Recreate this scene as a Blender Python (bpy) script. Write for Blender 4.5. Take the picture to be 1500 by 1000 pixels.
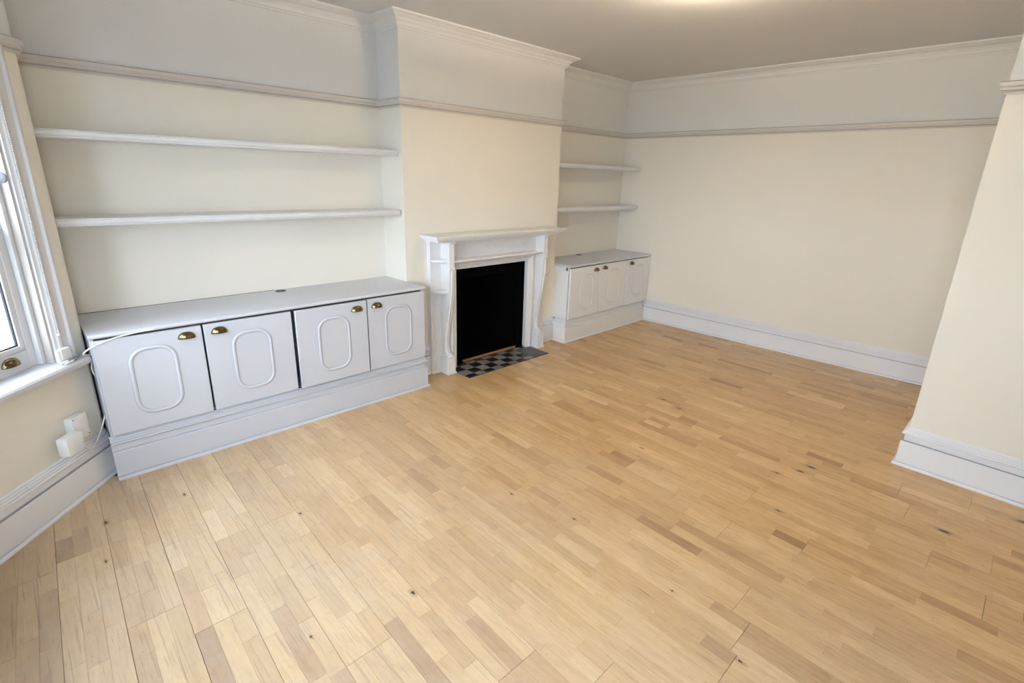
import bpy, bmesh, math, random
from mathutils import Vector
random.seed(11)
for o in list(bpy.data.objects): bpy.data.objects.remove(o)
scene = bpy.context.scene
col = scene.collection

# ------------------------------------------------------------------ camera
# room axes: x along the fireplace wall, y out of that wall into the room, z up  ->  Blender (x, -y, z)
CAM = (-2.179, 3.6555, 1.5915); YAW = 0.7813; PITCH = -0.3087; ROLL = 0.0283; FPX = 756.05
def V(x, y, z): return Vector((x, -y, z))
_f = Vector((math.sin(YAW), math.cos(YAW), 0)); _r = Vector((math.cos(YAW), -math.sin(YAW), 0)); _z = Vector((0, 0, 1))
FW = _f*math.cos(PITCH) + _z*math.sin(PITCH); _u = -_f*math.sin(PITCH) + _z*math.cos(PITCH)
RT = _r*math.cos(ROLL) + _u*math.sin(ROLL); UP = -_r*math.sin(ROLL) + _u*math.cos(ROLL)
cd = bpy.data.cameras.new('camera'); cam = bpy.data.objects.new('camera', cd); col.objects.link(cam)
from mathutils import Matrix
m = Matrix((RT, UP, -FW)).transposed().to_4x4(); m.translation = V(*CAM); cam.matrix_world = m
cd.sensor_width = 36.0; cd.lens = FPX/1500*36; cd.clip_start = 0.02; cd.clip_end = 200
scene.camera = cam

# ------------------------------------------------------------------ light
scene.view_settings.view_transform = 'Standard'; scene.view_settings.look = 'None'
scene.view_settings.exposure = 2.1; scene.view_settings.gamma = 1.0; scene.view_settings.use_curve_mapping = False
wd = bpy.data.worlds.new('overcast_sky'); scene.world = wd; wd.use_nodes = True
bg = wd.node_tree.nodes['Background']; bg.inputs[0].default_value = (0.76, 0.86, 1.0, 1); bg.inputs[1].default_value = 5.2
LAMP_POWER = 36.0

# ------------------------------------------------------------------ dimensions
C_ = 0.2855; W_ = 1.7327; B_ = 3.1971; ZR = 2.045; ZCEIL = 2.612
PX, PY, PA = 1.4632, 3.3506, -0.0356
EX, EY, WA = -1.9771, 0.3821, 0.7397            # convex edge where the bay splay starts, normal angle of the splay
YR = 4.65; SPL = 1.09
wdir = (-math.sin(WA), math.cos(WA)); wnor = (math.cos(WA), math.sin(WA))
BX, BY = EX + wdir[0]*SPL, EY + wdir[1]*SPL      # near end of the front bay window wall
BYF = 3.42; FX, FY = EX, BYF + (BY - EY)

# ------------------------------------------------------------------ materials
def new_mat(name):
    m = bpy.data.materials.new(name); m.use_nodes = True
    return m, m.node_tree.nodes, m.node_tree.links, m.node_tree.nodes['Principled BSDF']
def paint(name, c, rough=0.5, var=0.03, scale=3.0, bump=0.04, bscale=180, coat=0.0, metal=0.0, dirt=None):
    m, n, l, p = new_mat(name)
    tc = n.new('ShaderNodeTexCoord'); nz = n.new('ShaderNodeTexNoise'); nz.inputs['Scale'].default_value = scale; nz.inputs['Detail'].default_value = 5
    geo = n.new('ShaderNodeNewGeometry'); l.new(geo.outputs['Position'], nz.inputs['Vector'])
    mix = n.new('ShaderNodeMix'); mix.data_type = 'RGBA'
    a = [max(0, x*(1-var)) for x in c]; b = [min(1, x*(1+var)) for x in c]
    mix.inputs[6].default_value = (*a, 1); mix.inputs[7].default_value = (*b, 1)
    l.new(nz.outputs['Fac'], mix.inputs[0]); out = mix.outputs[2]
    if dirt:
        d = n.new('ShaderNodeTexNoise'); d.inputs['Scale'].default_value = dirt[1]; d.inputs['Detail'].default_value = 8; d.inputs['Roughness'].default_value = 0.7
        l.new(geo.outputs['Position'], d.inputs['Vector'])
        r = n.new('ShaderNodeMapRange'); r.inputs[1].default_value = dirt[2]; r.inputs[2].default_value = dirt[2] + 0.12; l.new(d.outputs['Fac'], r.inputs[0])
        m2 = n.new('ShaderNodeMix'); m2.data_type = 'RGBA'; m2.inputs[7].default_value = (*dirt[0], 1)
        l.new(r.outputs[0], m2.inputs[0]); l.new(out, m2.inputs[6]); out = m2.outputs[2]
    l.new(out, p.inputs['Base Color'])
    p.inputs['Roughness'].default_value = rough; p.inputs['Metallic'].default_value = metal
    if coat: p.inputs['Coat Weight'].default_value = coat; p.inputs['Coat Roughness'].default_value = 0.15
    if bump:
        nb = n.new('ShaderNodeTexNoise'); nb.inputs['Scale'].default_value = bscale; nb.inputs['Detail'].default_value = 2; l.new(geo.outputs['Position'], nb.inputs['Vector'])
        bp = n.new('ShaderNodeBump'); bp.inputs['Strength'].default_value = bump; bp.inputs['Distance'].default_value = 0.004
        l.new(nb.outputs['Fac'], bp.inputs['Height']); l.new(bp.outputs[0], p.inputs['Normal'])
    return m
M = {}
M['cream'] = paint('cream_wall_paint', (0.83, 0.785, 0.69), 0.75, 0.02, 1.5, 0.10, 90)
M['upper'] = paint('white_wall_paint', (0.75, 0.745, 0.735), 0.75, 0.02, 1.5, 0.10, 90)
M['ceil'] = paint('ceiling_paint', (0.75, 0.73, 0.705), 0.8, 0.035, 2.2, 0.12, 60)
M['cornice'] = paint('cornice_paint', (0.75, 0.745, 0.735), 0.6, 0.02, 4)
M['rail'] = paint('picture_rail_gloss', (0.66, 0.62, 0.575), 0.4, 0.03, 6)
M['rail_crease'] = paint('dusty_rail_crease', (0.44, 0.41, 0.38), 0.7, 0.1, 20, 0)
M['wood_white'] = paint('white_gloss_woodwork', (0.78, 0.78, 0.785), 0.32, 0.02, 5, 0.03, 60)
M['win'] = paint('window_gloss_paint', (0.66, 0.655, 0.655), 0.35, 0.03, 6, 0.03, 60)
M['lining'] = paint('yellowed_lining_paint', (0.50, 0.46, 0.42), 0.5, 0.04, 6, 0.03, 60)
M['skirt'] = paint('skirting_gloss', (0.83, 0.83, 0.85), 0.33, 0.02, 5, 0.03, 60, dirt=((0.5, 0.48, 0.45), 9, 0.70))
M['cab_white'] = paint('white_cabinet_paint', (0.84, 0.83, 0.82), 0.36, 0.015, 6, 0.03, 120)
M['cab'] = paint('pale_grey_cabinet_paint', (0.60, 0.615, 0.66), 0.38, 0.015, 6, 0.03, 120)  # same white paint as the other cabinet, darkened to offset strong window light
M['worktop'] = paint('worktop_satin_paint', (0.62, 0.625, 0.65), 0.3, 0.02, 4, 0.03, 90)
M['surround'] = paint('fire_surround_gloss', (0.80, 0.79, 0.785), 0.32, 0.025, 7, 0.04, 70)
M['black'] = paint('black_firebox', (0.0015, 0.0015, 0.0018), 0.95, 0.2, 8, 0.0, 40); M['black'].node_tree.nodes['Principled BSDF'].inputs['Specular IOR Level'].default_value = 0.05
M['socket'] = paint('white_plastic', (0.84, 0.84, 0.83), 0.35, 0.01, 8, 0)
M['cable'] = paint('white_cable_sheath', (0.80, 0.80, 0.77), 0.45, 0.01, 8, 0)
M['darkplastic'] = paint('dark_plastic', (0.02, 0.02, 0.022), 0.4, 0.1, 8, 0)
M['grey'] = paint('grey_metal', (0.16, 0.15, 0.175), 0.5, 0.08, 30, 0.02, 60)
M['brass'] = paint('antique_brass', (0.20, 0.145, 0.07), 0.2, 0.12, 30, 0.03, 60, metal=1.0)
M['batten'] = paint('bare_batten_wood', (0.30, 0.15, 0.06), 0.6, 0.2, 40, 0.1, 60)
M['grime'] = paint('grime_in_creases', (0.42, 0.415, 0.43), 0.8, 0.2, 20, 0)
M['grime2'] = paint('dust_in_bead_edge', (0.36, 0.37, 0.40), 0.7, 0.1, 20, 0)  # darker tone along both edges of the panel bead
M['chipboard'] = paint('dark_unpainted_board', (0.05, 0.04, 0.035), 0.8, 0.2, 20, 0)  # inner frame coloured dark to stand in for shade in the door gaps
M['sealant'] = paint('dirty_sealant', (0.10, 0.095, 0.09), 0.8, 0.5, 60, 0.1, 60)  # shade of the crack behind the worktop, put into the colour
M['gap'] = paint('subfloor_dark', (0.06, 0.045, 0.035), 0.9, 0.1, 8, 0)
M['grout'] = paint('hearth_mortar', (0.05, 0.045, 0.045), 0.9, 0.2, 30, 0.2, 60)
M['tile_dark'] = paint('dark_hearth_tile', (0.020, 0.012, 0.014), 0.35, 0.3, 25, 0.05, 60, dirt=((0.12, 0.11, 0.11), 60, 0.60))
M['tile_light'] = paint('grey_hearth_tile', (0.23, 0.22, 0.205), 0.45, 0.4, 45, 0.08, 60, dirt=((0.05, 0.045, 0.045), 40, 0.53))
M['tile_ash'] = paint('ash_stained_hearth_tile', (0.10, 0.098, 0.105), 0.6, 0.4, 40, 0.08, 60, dirt=((0.34, 0.33, 0.32), 70, 0.64))
M['gasket'] = paint('black_rubber_gasket', (0.01, 0.011, 0.02), 0.6, 0.1, 8, 0)
M['render'] = paint('white_masonry_paint', (0.78, 0.79, 0.80), 0.85, 0.05, 3, 0.2, 30)
M['neighbour'] = paint('pale_render', (0.50, 0.52, 0.55), 0.85, 0.05, 3, 0.2, 30)
M['paving'] = paint('pale_paving', (0.33, 0.32, 0.30), 0.9, 0.15, 2, 0.2, 30)
def lamp_glass():
    m, n, l, p = new_mat('lit_opal_glass'); p.inputs['Base Color'].default_value = (0.9, 0.86, 0.75, 1)
    p.inputs['Emission Color'].default_value = (1.0, 0.80, 0.48, 1); p.inputs['Emission Strength'].default_value = 3.0; p.inputs['Roughness'].default_value = 0.3
    return m
M['opal'] = lamp_glass()
def pane_mat():
    m, n, l, p = new_mat('window_glass'); n.remove(p)
    t = n.new('ShaderNodeBsdfTransparent'); t.inputs[0].default_value = (0.95, 0.97, 0.98, 1); g = n.new('ShaderNodeBsdfGlossy'); g.inputs['Roughness'].default_value = 0.02
    lw = n.new('ShaderNodeLayerWeight'); pw = n.new('ShaderNodeMath'); pw.operation = 'POWER'; pw.inputs[1].default_value = 4.0; l.new(lw.outputs['Facing'], pw.inputs[0])
    fr = n.new('ShaderNodeMapRange'); fr.inputs[3].default_value = 0.025; fr.inputs[4].default_value = 0.7; l.new(pw.outputs[0], fr.inputs[0]); mx = n.new('ShaderNodeMixShader')
    l.new(fr.outputs[0], mx.inputs[0]); l.new(t.outputs[0], mx.inputs[1]); l.new(g.outputs[0], mx.inputs[2]); l.new(mx.outputs[0], n['Material Output'].inputs[0])
    return m
M['glass'] = pane_mat()

KNOTS = [(605, 868, 7), (456, 932, 4), (1172, 690, 7), (1188, 684, 8), (1138, 692, 5), (749, 723, 4), (841, 760, 4), (972, 585, 5), (995, 598, 5), (1383, 778, 9),
         (1141, 748, 5), (1085, 969, 6), (940, 656, 4), (155, 765, 5), (155, 822, 4), (270, 724, 4), (440, 752, 4), (985, 865, 3), (1500, 765, 7)]
def floor_at(u, v, z=0.0):
    d = FW + RT*((u-750)/FPX) - UP*((v-500)/FPX); o = V(*CAM); t = (z-o.z)/d.z
    return o + d*t
def wood_floor():
    m, n, l, p = new_mat('varnished_strip_wood')
    uv = n.new('ShaderNodeUVMap'); uv.uv_map = 'UVMap'
    at = n.new('ShaderNodeAttribute'); at.attribute_name = 'tone'
    geo = n.new('ShaderNodeNewGeometry')
    def mp(sx, sy):
        a = n.new('ShaderNodeMapping'); a.inputs['Scale'].default_value = (sx, sy, 1); l.new(uv.outputs[0], a.inputs[0]); return a
    def noise(vec, sc, det=4, rough=0.55, dist=0.0):
        a = n.new('ShaderNodeTexNoise'); a.inputs['Scale'].default_value = sc; a.inputs['Detail'].default_value = det; a.inputs['Roughness'].default_value = rough; a.inputs['Distortion'].default_value = dist
        l.new(vec, a.inputs['Vector']); return a.outputs['Fac']
    def rng(s, a, b, c=0.0, d=1.0):
        r = n.new('ShaderNodeMapRange'); r.inputs[1].default_value = a; r.inputs[2].default_value = b; r.inputs[3].default_value = c; r.inputs[4].default_value = d; l.new(s, r.inputs[0]); return r.outputs[0]
    def mixc(f, a, b, mode='MIX', fac=None):
        x = n.new('ShaderNodeMix'); x.data_type = 'RGBA'; x.blend_type = mode
        if f is None: x.inputs[0].default_value = fac
        else: l.new(f, x.inputs[0])
        for i, s in ((6, a), (7, b)):
            if isinstance(s, tuple): x.inputs[i].default_value = (*s, 1)
            else: l.new(s, x.inputs[i])
        return x.outputs[2]
    def mul(a, b):
        x = n.new('ShaderNodeMath'); x.operation = 'MULTIPLY'; l.new(a, x.inputs[0])
        if isinstance(b, float): x.inputs[1].default_value = b
        else: l.new(b, x.inputs[1])
        return x.outputs[0]
    ramp = n.new('ShaderNodeValToRGB'); l.new(at.outputs['Fac'], ramp.inputs[0])
    e = ramp.color_ramp.elements
    e[0].position = 0.0; e[0].color = (0.30, 0.160, 0.065, 1); e[1].position = 1.0; e[1].color = (0.76, 0.54, 0.285, 1)
    for pos, c in ((0.2, (0.40, 0.225, 0.092)), (0.45, (0.565, 0.355, 0.158)), (0.75, (0.67, 0.45, 0.215))):
        k = e.new(pos); k.color = (*c, 1)
    grain = noise(mp(55, 3.2).outputs[0], 1.0, 5, 0.6, 0.4)
    base = mixc(rng(grain, 0.38, 0.75, 0, 0.42), ramp.outputs[0], mixc(None, ramp.outputs[0], (0.62, 0.50, 0.40), 'MULTIPLY', 1.0))
    fig = noise(mp(14, 2.0).outputs[0], 1.0, 3, 0.5, 1.2)
    base = mixc(rng(fig, 0.54, 0.74, 0, 0.22), base, mixc(None, base, (0.66, 0.52, 0.40), 'MULTIPLY', 1.0))
    pores = noise(mp(160, 9).outputs[0], 1.0, 2, 0.5)
    base = mixc(rng(pores, 0.60, 0.72, 0, 0.55), base, mixc(None, base, (0.5, 0.38, 0.28), 'MULTIPLY', 1.0))
    blot = noise(mp(22, 9).outputs[0], 1.0, 5, 0.65, 0.8)
    base = mixc(rng(blot, 0.45, 0.75, 0, 0.5), base, mixc(None, base, (0.74, 0.64, 0.54), 'MULTIPLY', 1.0))
    fleck = noise(mp(230, 60).outputs[0], 1.0, 2, 0.5); where = noise(mp(8, 4).outputs[0], 1.0, 2, 0.5)
    base = mixc(mul(rng(fleck, 0.66, 0.74), rng(where, 0.45, 0.65)), base, mixc(None, base, (0.34, 0.24, 0.18), 'MULTIPLY', 1.0))
    # bleached, scuffed varnish towards the bay window: worn patches with ragged edges
    sx = n.new('ShaderNodeSeparateXYZ'); l.new(geo.outputs['Position'], sx.inputs[0])
    zone = rng(sx.outputs[0], 0.6, -1.6)
    big = noise(geo.outputs['Position'], 1.6, 4, 0.6); med = noise(geo.outputs['Position'], 7.0, 6, 0.7)
    ad = n.new('ShaderNodeMath'); ad.operation = 'ADD'; l.new(rng(big, 0.3, 0.7, -0.25, 0.25), ad.inputs[0]); l.new(zone, ad.inputs[1])
    wear = mul(rng(ad.outputs[0], 0.1, 1.1), rng(med, 0.2, 0.7, 0.45, 1.0))
    bw = n.new('ShaderNodeRGBToBW'); l.new(base, bw.inputs[0])
    pale = mixc(None, mixc(None, (0.68, 0.58, 0.46), bw.outputs[0], 'MULTIPLY', 0.0), mixc(None, base, (0.64, 0.60, 0.55), 'MIX', 0.45), 'MIX', 0.75)
    base = mixc(mul(wear, 0.72), base, pale)
    # grey traffic scuffs and fine scratches
    sc = noise(geo.outputs['Position'], 26, 6, 0.75)
    base = mixc(mul(mul(rng(sc, 0.56, 0.72), wear), 0.5), base, (0.36, 0.29, 0.23))
    for ang, sd in ((0.5, 3.1), (2.0, 7.7), (1.2, 12.3)):
        mpn = n.new('ShaderNodeMapping'); mpn.inputs['Rotation'].default_value = (0, 0, ang); mpn.inputs['Scale'].default_value = (75, 1.6, 1); mpn.inputs['Location'].default_value = (sd, sd, 0); l.new(geo.outputs['Position'], mpn.inputs[0])
        s = noise(mpn.outputs[0], 1.0, 1, 0.4, 0.6)
        base = mixc(mul(mul(rng(s, 0.69, 0.71), wear), 0.5), base, (0.30, 0.22, 0.16))
    # knots
    kn = n.new('ShaderNodeTexNoise'); kn.inputs['Scale'].default_value = 90; l.new(geo.outputs['Position'], kn.inputs['Vector'])
    kv = n.new('ShaderNodeVectorMath'); kv.operation = 'MULTIPLY_ADD'; l.new(kn.outputs['Color'], kv.inputs[0]); kv.inputs[1].default_value = (.016, .024, 0); l.new(geo.outputs['Position'], kv.inputs[2])
    for (u, v, r) in KNOTS:
        q = floor_at(u, v); dd = (q - V(*CAM)).length; rr = r/FPX*dd*0.40
        sb = n.new('ShaderNodeVectorMath'); sb.operation = 'SUBTRACT'; l.new(kv.outputs[0], sb.inputs[0]); sb.inputs[1].default_value = (q.x+.008, q.y+.012, 0)
        ml = n.new('ShaderNodeVectorMath'); ml.operation = 'MULTIPLY'; l.new(sb.outputs[0], ml.inputs[0]); ml.inputs[1].default_value = (1.0, 0.42, 0)
        ln = n.new('ShaderNodeVectorMath'); ln.operation = 'LENGTH'; l.new(ml.outputs[0], ln.inputs[0])
        base = mixc(rng(ln.outputs['Value'], rr*1.9, rr*0.5, 0.0, 0.55), base, (0.20, 0.11, 0.05))
        base = mixc(rng(ln.outputs['Value'], rr*0.75, rr*0.45), base, (0.035, 0.02, 0.012))
    l.new(base, p.inputs['Base Color'])
    l.new(rng(wear, 0.0, 1.0, 0.30, 0.50), p.inputs['Roughness'])
    bp = n.new('ShaderNodeBump'); bp.inputs['Strength'].default_value = 0.06; bp.inputs['Distance'].default_value = 0.002
    l.new(grain, bp.inputs['Height']); l.new(bp.outputs[0], p.inputs['Normal'])
    return m
M['floor'] = wood_floor()

# ------------------------------------------------------------------ mesh helpers
WORLD_O = {}
class MB:
    """collects shapes in room coordinates, then links them as ONE mesh object"""
    def __init__(s): s.v = []; s.f = []; s.mi = []
    def add(s, vs, fs, mi=0):
        b = len(s.v); s.v += [tuple(q) for q in vs]; s.f += [tuple(b+i for i in f) for f in fs]; s.mi += [mi]*len(fs); return s
    def box(s, x0, x1, y0, y1, z0, z1, b=0.0, seg=1):
        bm = bmesh.new(); bmesh.ops.create_cube(bm, size=1.0)
        for q in bm.verts: q.co = Vector(((x0+x1)/2 + q.co.x*(x1-x0), (y0+y1)/2 + q.co.y*(y1-y0), (z0+z1)/2 + q.co.z*(z1-z0)))
        if b: bmesh.ops.bevel(bm, geom=bm.edges[:], offset=min(b, .45*min(abs(x1-x0), abs(y1-y0), abs(z1-z0))), segments=seg, affect='EDGES', profile=.5)
        bm.verts.index_update(); s.add([q.co[:] for q in bm.verts], [[q.index for q in f.verts] for f in bm.faces]); bm.free(); return s
    def rot_box(s, c, ex, ey, hx, hy, z0, z1, b=0.0):
        bm = bmesh.new(); bmesh.ops.create_cube(bm, size=1.0)
        for q in bm.verts: q.co = Vector((q.co.x*2*hx, q.co.y*2*hy, (z0+z1)/2 + q.co.z*(z1-z0)))
        if b: bmesh.ops.bevel(bm, geom=bm.edges[:], offset=b, segments=2, affect='EDGES', profile=.5)
        bm.verts.index_update()
        s.add([(c[0]+ex[0]*q.co.x+ey[0]*q.co.y, c[1]+ex[1]*q.co.x+ey[1]*q.co.y, q.co.z) for q in bm.verts], [[q.index for q in f.verts] for f in bm.faces]); bm.free(); return s
    def prism(s, poly, fn, a, b):
        """poly in 2D; fn(p,q,t) -> room point; extruded from t=a to t=b"""
        n = len(poly); vs = [fn(p, q, a) for p, q in poly] + [fn(p, q, b) for p, q in poly]
        fs = [[i, (i+1) % n, n+(i+1) % n, n+i] for i in range(n)] + [list(range(n))[::-1], list(range(n, 2*n))]
        return s.add(vs, fs)
    def loft(s, rings, closed=False, caps=True, dark=()):
        n = len(rings[0]); vs = [q for r in rings for q in r]; fs = []; b0 = len(s.mi)
        R = len(rings)
        for i in range(R if closed else R-1):
            a = i*n; b = ((i+1) % R)*n
            for k in range(n): fs.append([a+k, a+(k+1) % n, b+(k+1) % n, b+k])
        nside = len(fs)
        if caps and not closed: fs += [list(range(n))[::-1], list(range((R-1)*n, R*n))]
        s.add(vs, fs)
        for i in range(nside):
            if i % n in dark: s.mi[b0+i] = 1
        return s
    def tube(s, pts, r, n=8, closed=False):
        P = [Vector(q) for q in pts]; rings = []; N = len(P); up = None
        for i in range(N):
            a = P[i-1] if (i or closed) else P[i]; b = P[(i+1) % N] if (i < N-1 or closed) else P[i]
            t = (b-a).normalized()
            if up is None: up = Vector((0, 0, 1)) if abs(t.z) < .9 else Vector((1, 0, 0))
            u = t.cross(up).normalized(); w = u.cross(t).normalized(); up = w
            rr = r[i] if isinstance(r, (list, tuple)) else r
            rings.append([tuple(P[i] + (u*math.cos(2*math.pi*k/n) + w*math.sin(2*math.pi*k/n))*rr) for k in range(n)])
        return s.loft(rings, closed)
    def ball(s, c, rx, ry, rz, n=10, m=6):
        vs = [(c[0], c[1], c[2]-rz)]; fs = []
        for j in range(1, m):
            t = -math.pi/2 + math.pi*j/m
            for k in range(n): a = 2*math.pi*k/n; vs.append((c[0]+rx*math.cos(t)*math.cos(a), c[1]+ry*math.cos(t)*math.sin(a), c[2]+rz*math.sin(t)))
        vs.append((c[0], c[1], c[2]+rz))
        for k in range(n): fs.append([0, 1+(k+1) % n, 1+k])
        for j in range(m-2):
            for k in range(n): a = 1+j*n; fs.append([a+k, a+(k+1) % n, a+n+(k+1) % n, a+n+k])
        L = len(vs)-1; a = 1+(m-2)*n
        for k in range(n): fs.append([a+k, a+(k+1) % n, L])
        return s.add(vs, fs)
    def lathe(s, c, prof, n=32):
        vs = []; fs = []
        for r, z in prof:
            for k in range(n): a = 2*math.pi*k/n; vs.append((c[0]+r*math.cos(a), c[1]+r*math.sin(a), z))
        for j in range(len(prof)-1):
            for k in range(n): fs.append([j*n+k, j*n+(k+1) % n, (j+1)*n+(k+1) % n, (j+1)*n+k])
        return s.add(vs, fs)
    def build(s, name, mat, parent=None, smooth=False, sharp=30, recalc=True, kind=None):
        pts = [V(*q) for q in s.v]
        mn = [min(q[i] for q in pts) for i in range(3)]; mx = [max(q[i] for q in pts) for i in range(3)]
        org = Vector(((mn[0]+mx[0])/2, (mn[1]+mx[1])/2, mn[2]))
        me = bpy.data.meshes.new(name); me.from_pydata([q-org for q in pts], [], s.f)
        mats = mat if isinstance(mat, (list, tuple)) else [mat]
        for k in mats: me.materials.append(M[k])
        for i, f in enumerate(me.polygons): f.material_index = s.mi[i]
        if recalc:
            bm = bmesh.new(); bm.from_mesh(me); bmesh.ops.remove_doubles(bm, verts=bm.verts, dist=1e-6); bmesh.ops.recalc_face_normals(bm, faces=bm.faces); bm.to_mesh(me); bm.free()
        if smooth:
            for f in me.polygons: f.use_smooth = True
            try: me.set_sharp_from_angle(angle=math.radians(sharp))
            except Exception: pass
        o = bpy.data.objects.new(name, me); col.objects.link(o)
        o.location = org - (WORLD_O[parent.name] if parent else Vector((0, 0, 0))); o.parent = parent
        WORLD_O[o.name] = org
        if kind: o['kind'] = kind
        return o
def tag(o, label, cat, group=None):
    o['label'] = label; o['category'] = cat
    if group: o['group'] = group
    return o
def thing(name, at, label, cat, group=None):
    o = bpy.data.objects.new(name, None); o.empty_display_size = 0.1; col.objects.link(o); o.location = V(*at); WORLD_O[o.name] = V(*at)
    return tag(o, label, cat, group)
def struct(o, label):
    o['kind'] = 'structure'; o['label'] = label; return o

def offset_pts(path, i0, i1, closed, off):
    """mitred offset of path vertices towards the room"""
    N = len(path)
    def nrm(a, b):
        d = Vector((b[0]-a[0], b[1]-a[1])).normalized(); return Vector((-d.y, d.x))
    a = path[i0 % N]; prev = path[(i0-1) % N] if (closed or i0 > 0) else None
    nxt = path[(i0+1) % N] if (closed or i0 < N-1) else None
    if prev is None: mv = nrm(a, nxt)
    elif nxt is None: mv = nrm(prev, a)
    else:
        n1 = nrm(prev, a); n2 = nrm(a, nxt); mv = (n1+n2)/(1+n1.dot(n2))
    return (a[0]+mv.x*off, a[1]+mv.y*off)
def sweep(mb, path, prof, i0, i1, closed=False, dark=()):
    rings = []
    for i in range(i0, i1+1):
        rings.append([(*offset_pts(path, i, i, closed, o), z) for o, z in prof])
    return mb.loft(rings, dark=dark)

# ------------------------------------------------------------------ room shell
def wall(name, p0, p1, th, label, openings=(), z0=0.0, z1=ZCEIL, e0=0.0, e1=0.0):
    """straight wall whose inner face runs p0->p1, body outwards by th; cream below the picture rail, white above"""
    d = Vector((p1[0]-p0[0], p1[1]-p0[1])); L = d.length; d.normalize(); n = Vector((-d.y, d.x))
    ss = sorted({-e0, L+e1} | {q for o in openings for q in o[:2]}); zs = sorted({z0, z1, ZR} | {q for o in openings for q in o[2:]})
    def solid(i, j):
        if i < 0 or j < 0 or i >= len(ss)-1 or j >= len(zs)-1: return False
        s = (ss[i]+ss[i+1])/2; z = (zs[j]+zs[j+1])/2
        return not any(o[0] < s < o[1] and o[2] < z < o[3] for o in openings)
    def P(s, t, z): return (p0[0]+d.x*s-n.x*t, p0[1]+d.y*s-n.y*t, z)
    mb = MB()
    for i in range(len(ss)-1):
        for j in range(len(zs)-1):
            if not solid(i, j): continue
            a, b, c, e = ss[i], ss[i+1], zs[j], zs[j+1]; mi = 0 if (c+e)/2 < ZR else 1
            mb.add([P(a, 0, c), P(b, 0, c), P(b, 0, e), P(a, 0, e)], [[0, 1, 2, 3]], mi)
            mb.add([P(a, th, c), P(b, th, c), P(b, th, e), P(a, th, e)], [[3, 2, 1, 0]], 2)
            for (di, dj, q) in ((-1, 0, ((a, c), (a, e))), (1, 0, ((b, c), (b, e))), (0, -1, ((a, c), (b, c))), (0, 1, ((a, e), (b, e)))):
                if not solid(i+di, j+dj): mb.add([P(q[0][0], 0, q[0][1]), P(q[1][0], 0, q[1][1]), P(q[1][0], th, q[1][1]), P(q[0][0], th, q[0][1])], [[0, 1, 2, 3]], mi if (i+di < 0 or i+di >= len(ss)-1) else (2 if openings else mi))
    return struct(mb.build(name, ['cream', 'upper', 'render'], recalc=True), label)
def bend_arc(R=0.055, n=7):
    t = R*math.tan(WA/2); a = (EX - 0, EY - t)       # on the return wall (x = EX)
    cx, cy = EX - R, EY - t
    return [(cx + R*math.cos(WA*k/n), cy + R*math.sin(WA*k/n)) for k in range(n+1)]
ARC = bend_arc()
PEND = (PX + math.sin(PA)*(YR-PY)/math.cos(PA), YR)
PATH = [(EX, 0), (0, 0), (0, C_), (W_, C_), (W_, 0), (B_, 0), (B_, PY), (PX, PY), PEND, (FX, YR), (FX, FY), (BX, BYF), (BX, BY)] + ARC[::-1]
ARC0 = 13
TH = 0.15
wall('wall_alcove_left', PATH[0], PATH[1], TH, 'cream wall behind the two long white shelves', e0=TH)
wall('wall_chimney_left', PATH[1], PATH[2], 0.06, 'narrow cream side of the chimney breast beside the long shelves', e1=-.10)
wall('wall_chimney_front', PATH[2], PATH[3], 0.10, 'cream chimney breast front above the fireplace', openings=[(0.40, 1.335, 0.0, 0.90)])
wall('wall_chimney_right', PATH[3], PATH[4], 0.06, 'narrow far side of the chimney breast', e0=-.10)
wall('wall_alcove_right', PATH[4], PATH[5], TH, 'cream wall of the far alcove behind the short shelves', e1=TH)
wall('wall_back', PATH[5], PATH[6], TH, 'long plain cream wall at the far end of the room', e0=TH, e1=TH)
wall('wall_return', PATH[6], PATH[7], TH, 'return wall hidden behind the projecting wall on the right')
wall('wall_right', PATH[7], PATH[8], 0.14, 'cream wall projecting into the room at the right edge', e1=TH)
wall('wall_rear', PATH[8], PATH[9], TH, 'plain wall behind the camera', e1=TH)
wall('wall_front', PATH[9], PATH[10], TH, 'short front wall beside the bay')
struct(MB().box(.0, W_, -.16, -.135, 0, ZCEIL).build('wall_chimney_back', 'render'), 'hidden back of the chimney')
WIN = (0.185, 0.905, 0.685, 1.99)
def rev(o, L): return (L-o[1], L-o[0], o[2], o[3])
Lf = BYF-BY
wall('wall_bay_far', PATH[10], PATH[11], 0.2, 'far splayed wall of the bay', openings=[WIN])
wall('wall_bay_front', PATH[11], PATH[12], 0.2, 'front wall of the bay behind the camera', openings=[(0.16, Lf/2-0.07, 0.685, 1.99), (Lf/2+0.07, Lf-0.16, 0.685, 1.99)])
Lsp = SPL - 0.055*math.tan(WA/2)
wall('wall_bay_near', PATH[12], ARC[-1], 0.2, 'cream splayed bay wall around the sash window on the left', openings=[(SPL-WIN[1], SPL-WIN[0], WIN[2], WIN[3])])
mb = MB()
for k in range(len(ARC)-1):
    a, b = ARC[k], ARC[k+1]; ia = (EX-0.12, ARC[0][1]-.02); 
    for z0, z1, mi in ((0, ZR, 0), (ZR, ZCEIL, 1)): mb.add([(*a, z0), (*b, z0), (*b, z1), (*a, z1)], [[0, 1, 2, 3]], mi)
y_a = ARC[0][1]
for z0, z1, mi in ((0, ZR, 0), (ZR, ZCEIL, 1)): mb.add([(EX, 0, z0), (EX, y_a, z0), (EX, y_a, z1), (EX, 0, z1)], [[0, 1, 2, 3]], mi)
oc = [(ARC[-1][0]-wnor[0]*.2, ARC[-1][1]-wnor[1]*.2), (EX-.16, 0.12), (EX-.16, 0), (EX, 0)]
pts = [ARC[-1]] + oc
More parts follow.
